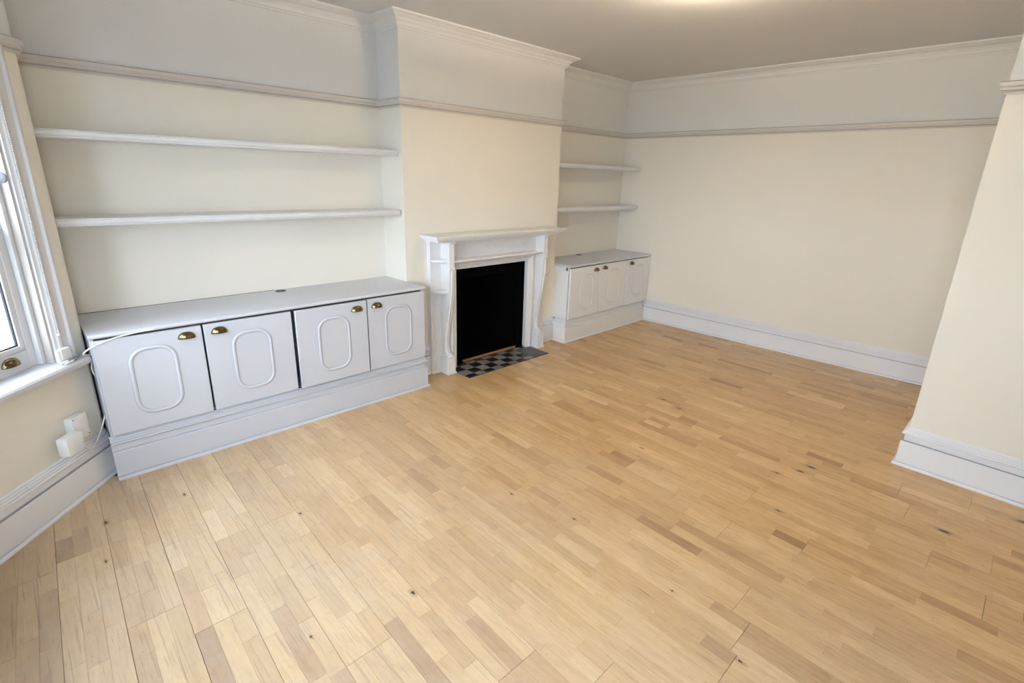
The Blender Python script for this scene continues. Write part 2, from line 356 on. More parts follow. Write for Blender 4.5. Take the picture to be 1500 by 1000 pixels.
for a, b in zip(pts[:-1], pts[1:]): mb.add([(*a, 0), (*b, 0), (*b, ZCEIL), (*a, ZCEIL)], [[0, 1, 2, 3]], 2)
struct(mb.build('wall_bay_corner', ['cream', 'upper', 'render'], smooth=True, sharp=25), 'rounded cream wall corner between the bay and the left alcove')
struct(MB().box(-3.0, B_+TH, -TH, YR+TH, ZCEIL, ZCEIL+.12).build('ceiling', 'ceil'), 'flat off-white painted ceiling')

# ---- sweeps
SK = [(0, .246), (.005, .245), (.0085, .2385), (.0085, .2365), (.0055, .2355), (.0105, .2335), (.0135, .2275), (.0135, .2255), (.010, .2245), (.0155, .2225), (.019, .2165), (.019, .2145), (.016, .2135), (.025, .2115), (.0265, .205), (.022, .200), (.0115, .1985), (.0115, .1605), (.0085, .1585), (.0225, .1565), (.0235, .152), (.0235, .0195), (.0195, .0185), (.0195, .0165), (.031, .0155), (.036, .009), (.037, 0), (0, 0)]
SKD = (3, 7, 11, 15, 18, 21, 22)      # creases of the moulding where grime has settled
RAIL = [(0, ZR+.05), (.012, ZR+.0495), (.026, ZR+.05), (.032, ZR+.045), (.032, ZR+.028), (.025, ZR+.021), (.023, ZR+.021), (.023, ZR+.012), (.015, ZR+.009), (.015, ZR+.002), (.009, ZR-.002), (.009, ZR-.008), (0, ZR-.008)]
CORN = [(0, 2.526), (.010, 2.526), (.012, 2.536), (.020, 2.540), (.024, 2.552), (.033, 2.564), (.045, 2.572), (.047, 2.578), (.060, 2.583), (.074, 2.590), (.083, 2.599), (.094, 2.601), (.097, 2.606), (.097, 2.612), (0, 2.612)]
names = [('alcove_left', 0, 1, 'left alcove'), ('chimney_left', 1, 2, 'left side of the chimney breast'), ('chimney_front', 2, 3, 'chimney breast front'), ('chimney_right', 3, 4, 'far side of the chimney breast'), ('alcove_right', 4, 5, 'far alcove'), ('back', 5, 6, 'far end wall'), ('return', 6, 7, 'hidden return wall'), ('right', 7, 8, 'projecting wall on the right'), ('rear', 8, 9, 'wall behind the camera'), ('front', 9, 10, 'short front wall'), ('bay_far', 10, 11, 'far bay splay'), ('bay_front', 11, 12, 'bay front'), ('bay_near', 12, ARC0, 'bay splay on the left'), ('bay_corner', ARC0, len(PATH), 'rounded corner left of the shelves')]
for i, (nm, a, b, d) in enumerate(names):
    sm = nm == 'bay_corner'
    struct(sweep(MB(), PATH, CORN, a, b, True).build('trim_cornice_'+nm, 'cornice', smooth=True, sharp=40), 'moulded white cornice along the '+d)
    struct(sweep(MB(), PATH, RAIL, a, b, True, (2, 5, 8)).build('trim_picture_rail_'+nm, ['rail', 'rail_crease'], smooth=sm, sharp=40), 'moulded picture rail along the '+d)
def skirt(nm, path, i0, i1, label, closed=False, k=1.0):
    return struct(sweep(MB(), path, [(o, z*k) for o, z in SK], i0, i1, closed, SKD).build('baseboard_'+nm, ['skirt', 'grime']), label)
skirt('back', [(B_, 0.44)] + PATH[6:9], 0, 1, 'tall white skirting along the far end wall')
skirt('return', [(B_, 0.44)] + PATH[6:9], 1, 2, 'white skirting on the hidden return wall')
skirt('right', [(B_, 0.44)] + PATH[6:9], 2, 3, 'tall stepped white skirting on the projecting right wall')
skirt('rear', PATH, 8, 9, 'white skirting behind the camera', True)
skirt('front', PATH, 9, 10, 'white skirting on the short front wall', True)
skirt('bay_far', PATH, 10, 11, 'white skirting of the far bay splay', True)
skirt('bay_front', PATH, 11, 12, 'white skirting of the bay front', True)
skirt('bay_near', PATH, 12, len(PATH)-1, 'scuffed white skirting under the sash window', True)
skirt('chimney_left', [(0.0, C_), (0.20, C_)], 0, 1, 'short skirting between long cabinet and fireplace')
skirt('chimney_right', [(1.535, C_), (1.735, C_)], 0, 1, 'short white skirting between fireplace and far cabinet')

# ------------------------------------------------------------------ floor of wood strips
fl = struct(MB().box(-3.0, B_+.1, -.1, YR+.1, -0.06, -0.012).build('floor', 'gap'), 'worn varnished light wood strip floor')
FA = math.radians(-2.7); fd = (math.sin(FA), math.cos(FA)); fr = (math.cos(FA), -math.sin(FA))
BW = 0.1780; SWD = BW/3
def y_start(x):
    if x < EX: return max(.25, EY + (EX - x)*wdir[1]/(-wdir[0]) - .06)
    if x < 0.0: return .47
    if x < W_: return C_ - .01
    return .44
def y_end(x): return PY+.0 if x > PX+.05 else (YR if x > EX else min(YR, FY - (EX-x)*1.09 + .05))
blocks = []
def proj(q):
    w = q - V(*CAM); d = w.dot(FW)
    return None if d < .05 else (750+FPX*w.dot(RT)/d, 500-FPX*w.dot(UP)/d)
rb = random.Random(5)
nb = int(6.4/BW)
for b in range(-2, nb):
    # board origin on the line y = 0
    x0 = -2.146 + 0.100 - 0.178*5 + b*BW + (0.0)
    s0 = -0.4 - rb.uniform(0, 1.5)
    ends = [s0]
    while ends[-1] < 5.2: ends.append(ends[-1] + rb.choice((1.22, 1.22, 1.5, 1.83, 0.95)))
    for e0, e1 in zip(ends[:-1], ends[1:]):
        bt = rb.uniform(-.09, .09)
        for st in range(3):
            t = e0; first = True
            while t < e1 - .02:
                ln = rb.choice((.20, .24, .28, .33, .38, .44, .50)) if not first else rb.uniform(.10, .44)
                if e1 - t - ln < .11: ln = e1 - t
                a, c = t, t + ln; t = c; first = False
                cx0 = x0 + st*SWD + SWD/2
                mx_ = cx0 + fd[0]*(a+c)/2
                ys, ye = y_start(mx_), y_end(mx_)
                la, lc = max(a, ys), min(c, ye)
                if lc - la < .015: continue
                ga = .0007 if a == e0 else .0002; gc = .0006 if abs(c-e1) < 1e-6 else .0002
                gl = (.0010 if rb.random() < .5 else .0006) if st == 0 else .00015; gr = .0006 if st == 2 else .00015
                tone = min(1, max(.16, rb.gauss(.63, .13) + bt - (.24 if rb.random() < .06 else 0) + (.2 if rb.random() < .06 else 0)))
                blocks.append((cx0 - SWD/2 + gl, cx0 + SWD/2 - gr, la+ga, lc-gc, tone, rb.uniform(-.0004, .0004)))
def block_geo(bk):
    xa, xb, ya, yb, tone, dz = bk; e = .0005; vs = []
    def P(x, y, z): return (x + fd[0]*y, y, z)      # rows lean with the board direction
    for (x, y) in ((xa, ya), (xb, ya), (xb, yb), (xa, yb)): vs.append(P(x, y, -.012))
    for (x, y) in ((xa, ya), (xb, ya), (xb, yb), (xa, yb)): vs.append(P(x, y, -e+dz))
    for (x, y) in ((xa+e, ya+e), (xb-e, ya+e), (xb-e, yb-e), (xa+e, yb-e)): vs.append(P(x, y, dz))
    fs = [(8, 9, 10, 11)]
    for k in range(4): j = (k+1) % 4; fs += [(k, j, 4+j, 4+k), (4+k, 4+j, 8+j, 8+k)]
    return vs, fs
def area(bk):
    xa, xb, ya, yb = bk[:4]; pts = []
    for (x, y) in ((xa, ya), (xb, ya), (xb, yb), (xa, yb)):
        q = proj(V(x+fd[0]*y, y, 0))
        if q is None: return 0
        pts.append((min(1500, max(0, q[0])), min(1000, max(0, q[1]))))
    return abs(sum(pts[i][0]*pts[(i+1) % 4][1] - pts[(i+1) % 4][0]*pts[i][1] for i in range(4)))/2
order = sorted(range(len(blocks)), key=lambda i: -area(blocks[i]))
near = order[:295]; rest = order[295:]
def floor_mesh(name, idx, org):
    vs, fs, tones, uvs = [], [], [], []
    for i in idx:
        v, f = block_geo(blocks[i]); b0 = len(vs); ru = random.Random(i); ou, ov = ru.uniform(0, 40), ru.uniform(0, 40)
        vs += [V(*q) - org for q in v]; fs += [tuple(b0+k for k in ff) for ff in f]; tones += [blocks[i][4]]*len(v)
        uvs += [(q[0]-blocks[i][0]+ou, q[1]-blocks[i][2]+ov) for q in v]
    me = bpy.data.meshes.new(name); me.from_pydata(vs, [], fs); me.materials.append(M['floor'])
    at = me.attributes.new('tone', 'FLOAT', 'POINT'); at.data.foreach_set('value', tones)
    ul = me.uv_layers.new(name='UVMap')
    flat = [c for lp in me.loops for c in uvs[lp.vertex_index]]; ul.data.foreach_set('uv', flat)
    bm = bmesh.new(); bm.from_mesh(me)
    for f in bm.faces:
        f.normal_update()
    bm.faces.ensure_lookup_table()
    if bm.faces[0].normal.z < 0: bmesh.ops.reverse_faces(bm, faces=bm.faces)
    bm.to_mesh(me); bm.free()
    o = bpy.data.objects.new(name, me); col.objects.link(o); o.parent = fl; o.location = org - WORLD_O['floor']; return o
for i in near:
    b = blocks[i]; floor_mesh('plank', [i], V((b[0]+b[1])/2 + fd[0]*(b[2]+b[3])/2, (b[2]+b[3])/2, -.012))
floor_mesh('small_planks', rest, V(0, 0, 0))['kind'] = 'stuff'

# ------------------------------------------------------------------ windows (local frame: s along wall, t towards the room, z)
def make_window(name, o0, ex, ny, s0, s1, label, right_visible=True, fancy=False):
    """o0 plan origin, ex along-wall unit vector, ny inward normal; opening s0..s1"""
    def P(s, t, z): return (o0[0]+ex[0]*s+ny[0]*t, o0[1]+ex[1]*s+ny[1]*t, z)
    def lbox(mb, sa, sb, ta, tb, za, zb, b=0.0):
        c = P((sa+sb)/2, (ta+tb)/2, 0); return mb.rot_box(c[:2], ex, ny, abs(sb-sa)/2, abs(tb-ta)/2, za, zb, b)
    z0, z1 = WIN[2], WIN[3]
    root = thing(name, P((s0+s1)/2, 0, z0), label, 'window'); del root['category']; root['kind'] = 'structure'
    # architrave: moulded board each side and on top
    AR = [(0.0, 0), (0.0, .024), (.006, .028), (.016, .028), (.022, .022), (.026, .019), (.052, .016), (.058, .020), (.068, .022), (.078, .020), (.084, .014), (.096, .010), (.096, 0)]
    for sgn, se in ((1, s0-.096), (-1, s1+.096)):
        MB().prism([(se+sgn*a, t) for a, t in AR], lambda a, t, z: P(a, t, z), z0+.006, z1+.06).build('architrave', 'win', root)
    MB().prism([(z1+.096-a, t) for a, t in AR], lambda a, t, s: P(s, t, a), s0-.096, s1+.096).build('head_architrave', 'win', root)
    # jamb linings, head lining
    for sa, sb in ((s0-.001, s0+.012), (s1-.012, s1+.001)): lbox(MB(), sa, sb, -.195, .0, z0, z1, .001).build('jamb_lining', 'lining', root)
    lbox(MB(), s0+.012, s1-.012, -.195, 0, z1-.014, z1).build('head_lining', 'win', root)
    for sa, sb in ((s0+.012, s0+.034), (s1-.034, s1-.012)): lbox(MB(), sa, sb, -.058, -.034, z0+.012, z1-.014, .004).build('staff_bead', 'win', root)
    # board with rounded nose
    hw = .10
    nose = [(-.195, z0-.03), (.066, z0-.03), (.078, z0-.025), (.085, z0-.013), (.084, z0), (.076, z0+.008), (.062, z0+.010), (-.04, z0+.012), (-.195, z0+.012)]
    mbx = MB(); rings = []
    for s_, k in ((s0-hw-.022, .55), (s0-hw-.016, .82), (s0-hw-.004, .96), (s0-hw+.012, 1.0), (s1+hw-.012, 1.0), (s1+hw+.004, .96), (s1+hw+.016, .82), (s1+hw+.022, .55)):
        rings.append([P(s_, t if t < 0 else t*k, z) for t, z in nose])
    # inside the wall the board only fills the opening
    rings2 = [[(P(s_, max(t, .0005), z)) for t, z in nose] for s_ in ()]
    mbx.loft([[P(s_, (t*k if t > 0 else .0005), z) for t, z in nose] for s_, k in ((s0-hw-.022, .55), (s0-hw-.016, .82), (s0-hw-.004, .96), (s0-hw+.012, 1.0), (s1+hw-.012, 1.0), (s1+hw+.004, .96), (s1+hw+.016, .82), (s1+hw+.022, .55))])
    lbox(mbx, s0, s1, -.195, .0008, z0-.0, z0+.012)
    mbx.build('window_board', 'win', root, smooth=True, sharp=35)
    # two sashes
    zm = z0 + .62
    for (za, zb, t) in ((z0+.012, zm+.02, -.088), (zm-.02, z1-.014, -.13)):
        sh = MB(); a, b = s0+.016, s1-.016; w = .05; bt = .085 if za < 1 else .05
        for args in ((a, a+w, za, zb), (b-w, b, za, zb), (a+w, b-w, za, za+bt), (a+w, b-w, zb-.045, zb)): lbox(sh, args[0], args[1], t, t+.03, args[2], args[3], .002)
        so = sh.build('sash', 'win', root)
        gb = MB(); ga, gc, gza, gzb = a+w, b-w, za+bt, zb-.045; q = .024
        for args in ((ga, ga+q, gza, gzb), (gc-q, gc, gza, gzb), (ga+q, gc-q, gza, gza+q), (ga+q, gc-q, gzb-q, gzb)): lbox(gb, args[0], args[1], t+.004, t+.024, args[2], args[3], .003)
        gb.build('glazing_bead', 'win', so)
        gk = MB(); ga, gc, gza, gzb = ga+q, gc-q, gza+q, gzb-q; q = .005
        for args in ((ga, ga+q, gza, gzb), (gc-q, gc, gza, gzb), (ga+q, gc-q, gza, gza+q), (ga+q, gc-q, gzb-q, gzb)): lbox(gk, args[0], args[1], t+.006, t+.016, args[2], args[3])
        gk.build('gasket', 'gasket', so)
        lbox(MB(), ga, gc, t+.009, t+.013, gza, gzb).build('glass_pane', 'glass', so)
        if za < 1:
            for frac in ((s0+.165,) if fancy else ()):
                cup_pull(so, P(frac, t+.030, za+.040), (ex[0], ex[1]), (ny[0], ny[1]), .088)
    # area-light portal: guides the sky light through this opening
    ld = bpy.data.lights.new(name+'_portal', 'AREA'); ld.shape = 'RECTANGLE'; ld.size = s1-s0; ld.size_y = z1-z0; ld.cycles.is_portal = True
    lo = bpy.data.objects.new(name+'_portal', ld); col.objects.link(lo)
    c = V(*P((s0+s1)/2, -.21, (z0+z1)/2)); dirv = V(ny[0], ny[1], 0)
    lo.matrix_world = Matrix.Translation(c) @ dirv.to_track_quat('-Z', 'Y').to_matrix().to_4x4()
    return root, P
def cup_pull(parent, c, ex, ny, w=.086, name='cup_handle'):
    """half-dome cup handle: flat open underside, domed top, small back flange"""
    mb = MB(); n, mm = 14, 7; rx, ry, rz = w/2, .027, .036; vs = []; fs = []
    for shell, k in ((0, 1.0), (1, .90)):
        for j in range(mm+1):
            ph = math.pi/2*j/mm                     # 0 = lower rim, 90 = crown
            for i in range(n+1):
                th = math.pi*i/n
                s_ = rx*k*math.cos(th)*math.cos(ph)**.8; t_ = ry*k*math.sin(th)*math.cos(ph)**.6; z_ = rz*k*math.sin(ph)
                vs.append((c[0]+ex[0]*s_+ny[0]*t_, c[1]+ex[1]*s_+ny[1]*t_, c[2]+z_))
    N = (mm+1)*(n+1)
    for sh in (0, 1):
        for j in range(mm):
            for i in range(n):
                a = sh*N + j*(n+1)+i; fs.append([a, a+1, a+n+2, a+n+1])
    for i in range(n): fs.append([i, i+1, N+i+1, N+i])
    mb.add(vs, fs)
    o = mb.build(name, 'brass', parent, smooth=True, sharp=50, recalc=True); o['label'] = 'antique brass cup handle'
    return o
near_win, WP = make_window('window_1', (EX, EY), wdir, wnor, WIN[0], WIN[1], 'white painted sash window at the left edge with brass cup lift', fancy=True)
make_window('window_2', (BX, BY), (0, 1), (1, 0), 0.16, Lf/2-.07, 'front bay sash window nearer the shelves, behind the camera')
make_window('window_3', (BX, BY), (0, 1), (1, 0), Lf/2+.07, Lf-.16, 'front bay sash window further from the shelves, behind the camera')
fdir = (FX-BX, FY-BYF); fl_ = math.hypot(*fdir); fdir = (-fdir[0]/fl_, -fdir[1]/fl_)
make_window('window_4', (FX, FY), fdir, (wnor[0], -wnor[1]), WIN[0], WIN[1], 'sash window in the far splay of the bay, behind the camera')

# outdoors
struct(MB().box(-30, 12, -25, 25, -.9, -.6).build('ground', 'paving'), 'pale paved ground outside the bay')
gw = thing('neighbouring_house', (-6.0, -3.0, -.6), 'pale rendered side wall of the neighbouring house outside the left window', 'house')  # added block that dims the daylight through the left window
MB().box(-14, -1.0, -5.0, -2.3, -.6, 6.2).build('side_wall', 'neighbour', gw)
MB().box(-14.1, -.9, -5.1, -2.2, 6.2, 6.4).build('parapet', 'neighbour', gw)
MB().box(-14.0, -1.0, -2.3, -2.24, -.6, -.15, .01).build('wall_plinth', 'render', gw)
MB().box(-2.55, -2.30, -2.3, -2.22, -.15, 6.2, .01).build('downpipe_casing', 'render', gw)

# ------------------------------------------------------------------ shelves
def shelf(x0, x1, y1, zt, th, label, group, rr=.03):
    """bullnosed shelf board with small rounded front corner at its right end"""
    mb = MB(); r = th/2; prof = []
    for o_, z_ in ((-.30, -1), (.05, -.98), (.20, -.90), (.28, -.74), (.24, -.62), (.42, -.56), (.62, -.40), (.72, -.10), (.74, .25), (.70, .52), (.58, .66), (.50, .70), (.52, .84), (.42, .96), (.2, 1.0)):
        prof.append((o_*r, zt - r + z_*r))
    rings = []
    stations = [(x0, 0.0)]
    L = 10
    for k in range(L+1):
        a = math.pi/2*k/L; stations.append((x1 - rr + math.sin(a)*rr, rr*(1-math.cos(a))))
    for xs, inset in stations:
        yf = y1 - r*.75 - inset
        ring = [(xs, 0.001, zt-th), *[(xs, yf + o, z) for o, z in prof], (xs, 0.001, zt)]
        rings.append(ring)
    mb.loft(rings)
    return tag(mb.build('wall_shelf', 'wood_white', smooth=True, sharp=40), label, 'shelf', group)
shelf(EX+.001, -.001, .262, 1.750, .040, 'upper of the two long white shelves in the left alcove', 'long alcove shelves')
shelf(EX+.001, -.001, .266, 1.335, .040, 'lower of the two long white shelves, just above the long cabinet', 'long alcove shelves')
shelf(W_+.001, B_-.001, .256, 1.729, .040, 'upper of the two short white shelves in the far alcove', 'short alcove shelves')
shelf(W_+.001, B_-.001, .264, 1.314, .045, 'lower of the two short white shelves in the far alcove', 'short alcove shelves')

# ------------------------------------------------------------------ cabinets
def rrect(cx, cz, w, h, r, n=8):
    P = []
    for (sx, sz, a0) in ((1, 1, 0), (-1, 1, 90), (-1, -1, 180), (1, -1, 270)):
        for k in range(n+1):
            a = math.radians(a0 + 90*k/n); P.append((cx + sx*(w/2-r) + r*math.cos(a), cz + sz*(h/2-r) + r*math.sin(a), math.cos(a), math.sin(a)))
    return P
def door(parent, x0, x1, z0, z1, yf, panel, handle, mat='cab', th=.019):
    d = MB().box(x0, x1, yf-th, yf, z0, z1, .0035, 2).build('door', mat, parent, smooth=True, sharp=20)
    cx, cz, w, h, r = panel; ring = []
    bead = [(-.011, 0), (-.009, -.0018), (-.0065, .0012), (-.003, .0046), (0, .0054), (.003, .0046), (.0065, .0012), (.009, -.0018), (.011, 0)]
    bead = [(-.0112, .0006), (-.009, .0012), (-.006, .0042), (-.002, .0056), (.002, .0056), (.006, .0042), (.009, .0012), (.0112, .0006)]
    rings = []
    for (px, pz, nx, nz) in rrect(cx, cz, w-.02, h-.02, r-.01): rings.append([(px+nx*o, yf+t, pz+nz*o) for o, t in bead])
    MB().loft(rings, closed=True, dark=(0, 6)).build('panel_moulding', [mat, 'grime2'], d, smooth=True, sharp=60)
    if handle: cup_pull(d, (handle[0], yf, handle[1]), (1, 0), (0, 1))
    return d
def worktop(x0, x1, y1, zt, th, label, wavy=False):
    mb = MB(); r = .008
    back = [(x1, .0012), (x0, .0012)] if not wavy else [(x1, .001)] + [(x0 + (x1-x0)*k/60, .001 + (max(0, min(1, (-.85-(x0+(x1-x0)*k/60))*3))*(.003+.005*abs(math.sin(k*1.7)+.6*math.sin(k*.9))*.6))) for k in range(59, 0, -1)] + [(x0, .003)]
    def poly(ins): return [(x0, y1-ins), (x1, y1-ins)] + back
    n = len(poly(0)); rings = [[(x, y, z) for x, y in poly(i)] for i, z in ((r, zt-th), (.002, zt-th+.004), (0, zt-th+r), (0, zt-r), (.0025, zt-.003), (r, zt))]
    mb.loft(rings)
    return tag(mb.build('worktop', 'worktop', smooth=True, sharp=40), label, 'worktop')
# long cabinet in the left alcove
lc = thing('base_cabinet', (-.99, .25, 0), 'long white four-door cabinet under the long shelves', 'cabinet')
mb = MB()
X0, X1, YF, ZT = -1.968, -.0015, .498, .776
mb.box(X0, X0+.018, .006, YF, .02, ZT); mb.box(X1-.018, X1, .006, YF, .02, ZT, .001); mb.box(X0, X1, .006, .02, .02, ZT); mb.box(X0, X1, .006, YF-.02, .235, .251)
mb.build('carcass', 'cab', lc); mb = MB()
for xm in (-1.477, -.979, -.4765): mb.box(xm-.012, xm+.012, YF-.045, YF-.03, .25, ZT)
mb.box(X0, X1, YF-.03, YF-.008, ZT-.03, ZT); mb.box(X0, X1, YF-.02, YF-.006, .02, .246)
mb.build('inner_frame', 'chipboard', lc)
LD = [(-1.961, -1.4825, 0), (-1.4715, -.989, 0), (-.9685, -.4815, .009), (-.4705, -.002, .0)]
PN = [(-1.724, .514, .222, .372), (-1.2305, .515, .226, .366), (-.7245, .509, .226, .37), (-.230, .509, .228, .374)]
HN = [(-1.557, .709), (-1.396, .709), (-.554, .703), (-.3985, .7035)]
for (a, b, dy), pn, hn in zip(LD, PN, HN): door(lc, a, b, .253, .767, .518+dy, (*pn, .085), hn)
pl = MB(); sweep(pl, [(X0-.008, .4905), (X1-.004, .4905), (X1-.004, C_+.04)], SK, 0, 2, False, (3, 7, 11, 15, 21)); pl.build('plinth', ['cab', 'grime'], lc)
wt = worktop(EX+.006, .003, .525, .800, .022, 'long pale grey worktop on the four-door cabinet', wavy=True)
def grommet(parent, x, y, z, r):
    MB().lathe((x, y), [(r*.2, z+.0006), (r*.72, z+.0006), (r*.74, z+.003), (r, z+.0028), (r*1.04, z+.0003)], 24).build('cable_grommet', 'darkplastic', parent, smooth=True)
    MB().box(x-.004, x+.004, y-r*.7, y+r*.7, z+.0008, z+.0035, .001).build('grommet_bar', 'grey', parent)
grommet(wt, -.868, .060, .800, .034)
# dark strip painted for the shaded crack between worktop and wall
rs = random.Random(8); mb = MB(); N = 70; top = []; xs = [-1.93 + 1.04*k/N for k in range(N+1)]
wv = [max(.0012, .0045*abs(math.sin(k*.33+.4)) + rs.uniform(-.001, .0025)) for k in range(N+1)]
mb.loft([[(x, .0004, .7985), (x, .0004 + w + .003, .7985), (x, .0004 + w + .003, .8006), (x, .0004, .8012)] for x, w in zip(xs, wv)])
mb.build('cracked_sealant', 'sealant', wt)['label'] = 'dark cracked sealant along the wall'
# short cabinet in the far alcove
rc = thing('base_cabinet', (2.46, .23, 0), 'short white three-door cabinet in the far alcove', 'cabinet')
mb = MB(); X0, X1, YF, ZT = W_+.0015, B_-.003, .466, .757
mb.box(X0, X0+.018, .004, YF+.0, .02, ZT, .001); mb.box(X1-.018, X1, .004, YF, .24, ZT); mb.box(X0, X1, .004, .02, .02, ZT); mb.box(X0, X1, .004, YF-.02, .220, .235)
mb.build('carcass', 'cab_white', rc); mb = MB()
for xm in (2.237, 2.727): mb.box(xm-.012, xm+.012, YF-.045, YF-.03, .235, ZT)
mb.box(X0, X1, YF-.03, YF-.008, ZT-.03, ZT); mb.box(X0, X1, YF-.02, YF-.006, .02, .232)
mb.build('inner_frame', 'chipboard', rc)
for a, b, dy, pn, hn in ((1.7445, 2.2315, .006, (2.0115, .489, .219, .374), (2.158, .691)), (2.2435, 2.7195, 0, (2.490, .490, .228, .381), (2.3125, .694)), (2.7335, 3.1895, .005, (2.980, .498, .225, .368), (2.807, .697))):
    door(rc, a, b, .236, .749, .485+dy, (*pn, .1), hn, 'cab_white')
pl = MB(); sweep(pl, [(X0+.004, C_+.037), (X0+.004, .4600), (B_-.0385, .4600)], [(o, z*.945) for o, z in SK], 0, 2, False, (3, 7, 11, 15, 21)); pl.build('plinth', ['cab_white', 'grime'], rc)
wt2 = worktop(W_+.0005, B_-.001, .491, .781, .024, 'short pale worktop on the three-door cabinet')
grommet(wt2, 2.414, .045, .781, .030)

# ------------------------------------------------------------------ fireplace
CX = .8665
fs = thing('fire_surround', (CX, C_, 0), 'white painted wooden fire surround with carved frieze and curved brackets', 'fire surround')
mb = MB(); mb.box(.119, 1.6205, C_+.001, .520, 1.139, 1.1515, .003, 2); mb.box(.130, 1.6095, C_+.001, .509, 1.127, 1.139, .002); mb.box(.150, 1.589, C_+.001, .489, 1.115, 1.127, .004, 2)
mb.box(.170, 1.565, C_+.001, .466, 1.100, 1.115, .002); mb.build('mantel_shelf', 'surround', fs)
for sg in (-1, 1):
    def sx(d): return CX + sg*d
    def bx(mb, d0, d1, y0, y1, z0, z1, b=.0015, seg=1): return mb.box(min(sx(d0), sx(d1)), max(sx(d0), sx(d1)), y0, y1, z0, z1, b, seg)
    mb = MB(); bx(mb, .4225, .676, C_+.001, .332, 0.0, 1.101); bx(mb, .4225, .684, C_+.001, .346, 0, .022, .004); mb.build('back_plate', 'surround', fs)
    rd = MB()
    for k in range(6):
        d = .588 + k*.0145
        rd.tube([(sx(d), .3325, .03), (sx(d), .3325, .690)], .0062, 8)
    rd.build('reeding', 'surround', fs, smooth=True, sharp=60)
    prof = [(.330, 1.101), (.450, 1.101), (.450, 1.085), (.444, 1.078), (.444, .900), (.450, .893), (.450, .880), (.443, .872), (.441, .80), (.438, .72), (.430, .64), (.417, .57), (.402, .50), (.386, .42), (.372, .34), (.363, .27), (.362, .225), (.370, .195), (.388, .175), (.412, .160), (.424, .152), (.330, .152)]
    br = MB().prism(prof, lambda y, z, x: (x, y, z), sx(.523), sx(.572)).build('bracket', 'surround', fs, smooth=True, sharp=28)
    rope = MB(); rope.tube([(sx(.5475), y-.002, z) for y, z in prof[7:20]], .0085, 8); rope.build('edge_moulding', 'surround', br, smooth=True, sharp=70)
    cap = MB(); bx(cap, .515, .580, .331, .458, 1.082, 1.100, .003); cap.build('capital', 'surround', fs)
    pb = MB(); bx(pb, .507, .590, .331, .432, .001, .140, .002); bx(pb, .511, .586, .331, .428, .140, .153, .004); bx(pb, .501, .596, .331, .441, 0, .012, .003); pb.build('plinth_block', 'surround', fs)
    for zt in (.958, .712):
        pts = [(0, 0)] + [(.098*math.cos(math.pi/2*k/8), .095*math.sin(math.pi/2*k/8)) for k in range(9)]
        o = MB(); rings = []
        for ins, z in ((.006, zt-.024), (.001, zt-.019), (0, zt-.012), (.001, zt-.005), (.006, zt)):
            rings.append([(sx(.571 + max(0, p - ins*(p > 0))), .331 + max(0, q - ins*(q > 0)), z) for p, q in pts])
        o.loft(rings).build('corner_shelf', 'surround', fs, smooth=True, sharp=35)
fz = MB().box(.343, 1.390, C_+.001, .336, .925, 1.101, .001).build('frieze', 'surround', fs)
mb = MB(); prof = [(.330, .920), (.418, .920), (.428, .925), (.434, .934), (.433, .943), (.427, .948), (.330, .948)]
mb.prism(prof, lambda y, z, x: (x, y, z), .3445, 1.3885); mb.build('frieze_shelf', 'surround', fs, smooth=True, sharp=40)
# moulded frame round the opening (three sides)
fp = [(1.288, 0.0), (1.288, .855), (.445, .855), (.445, 0.0)]
prof = [(.000, .322), (.000, .338), (.010, .342), (.018, .340), (.022, .346), (.034, .350), (.040, .347), (.044, .354), (.056, .358), (.066, .352), (.067, .334), (.067, .322)]
rings = []
for (x, z), (mx_, mz_) in zip(fp, ((1, 0), (1, 1), (-1, 1), (-1, 0))): rings.append([(x+mx_*o, y, z+mz_*o) for o, y in prof])
MB().loft(rings).build('opening_moulding', 'surround', fs, smooth=True, sharp=25)
# carved ornaments: low relief festoon in the middle, a small motif to either side
def carve(x, z, k, big):
    mb = MB(); y = .336
    mb.ball((x, y, z), .016*k, .007, .020*k); mb.ball((x, y, z-.026*k), .009*k, .006, .012*k)
    for sg in (-1, 1):
        mb.tube([(x+sg*(.012+.062*t)*k, y+.001, z + (.018*math.sin(t*5.2) - .022*t*(1-t)*2)*k) for t in [q/10 for q in range(11)]], [.0065*k*(1-.7*q/10) for q in range(11)], 6)
        mb.ball((x+sg*.034*k, y, z+.022*k), .013*k, .006, .008*k)
        if big:
            mb.tube([(x+sg*(.07+.05*t)*k, y+.001, z+(.016-.02*math.sin(t*3.1))*k) for t in [q/8 for q in range(9)]], [.005*k*(1-.6*q/8) for q in range(9)], 6)
            mb.ball((x+sg*.118*k, y, z+.016*k), .012*k, .006, .006*k)
    o = mb.build('carving', 'surround', fz, smooth=True, sharp=70)
carve(CX+.02, 1.022, 1.0, True); carve(1.225, 1.022, .62, False); carve(.508, 1.022, .62, False)

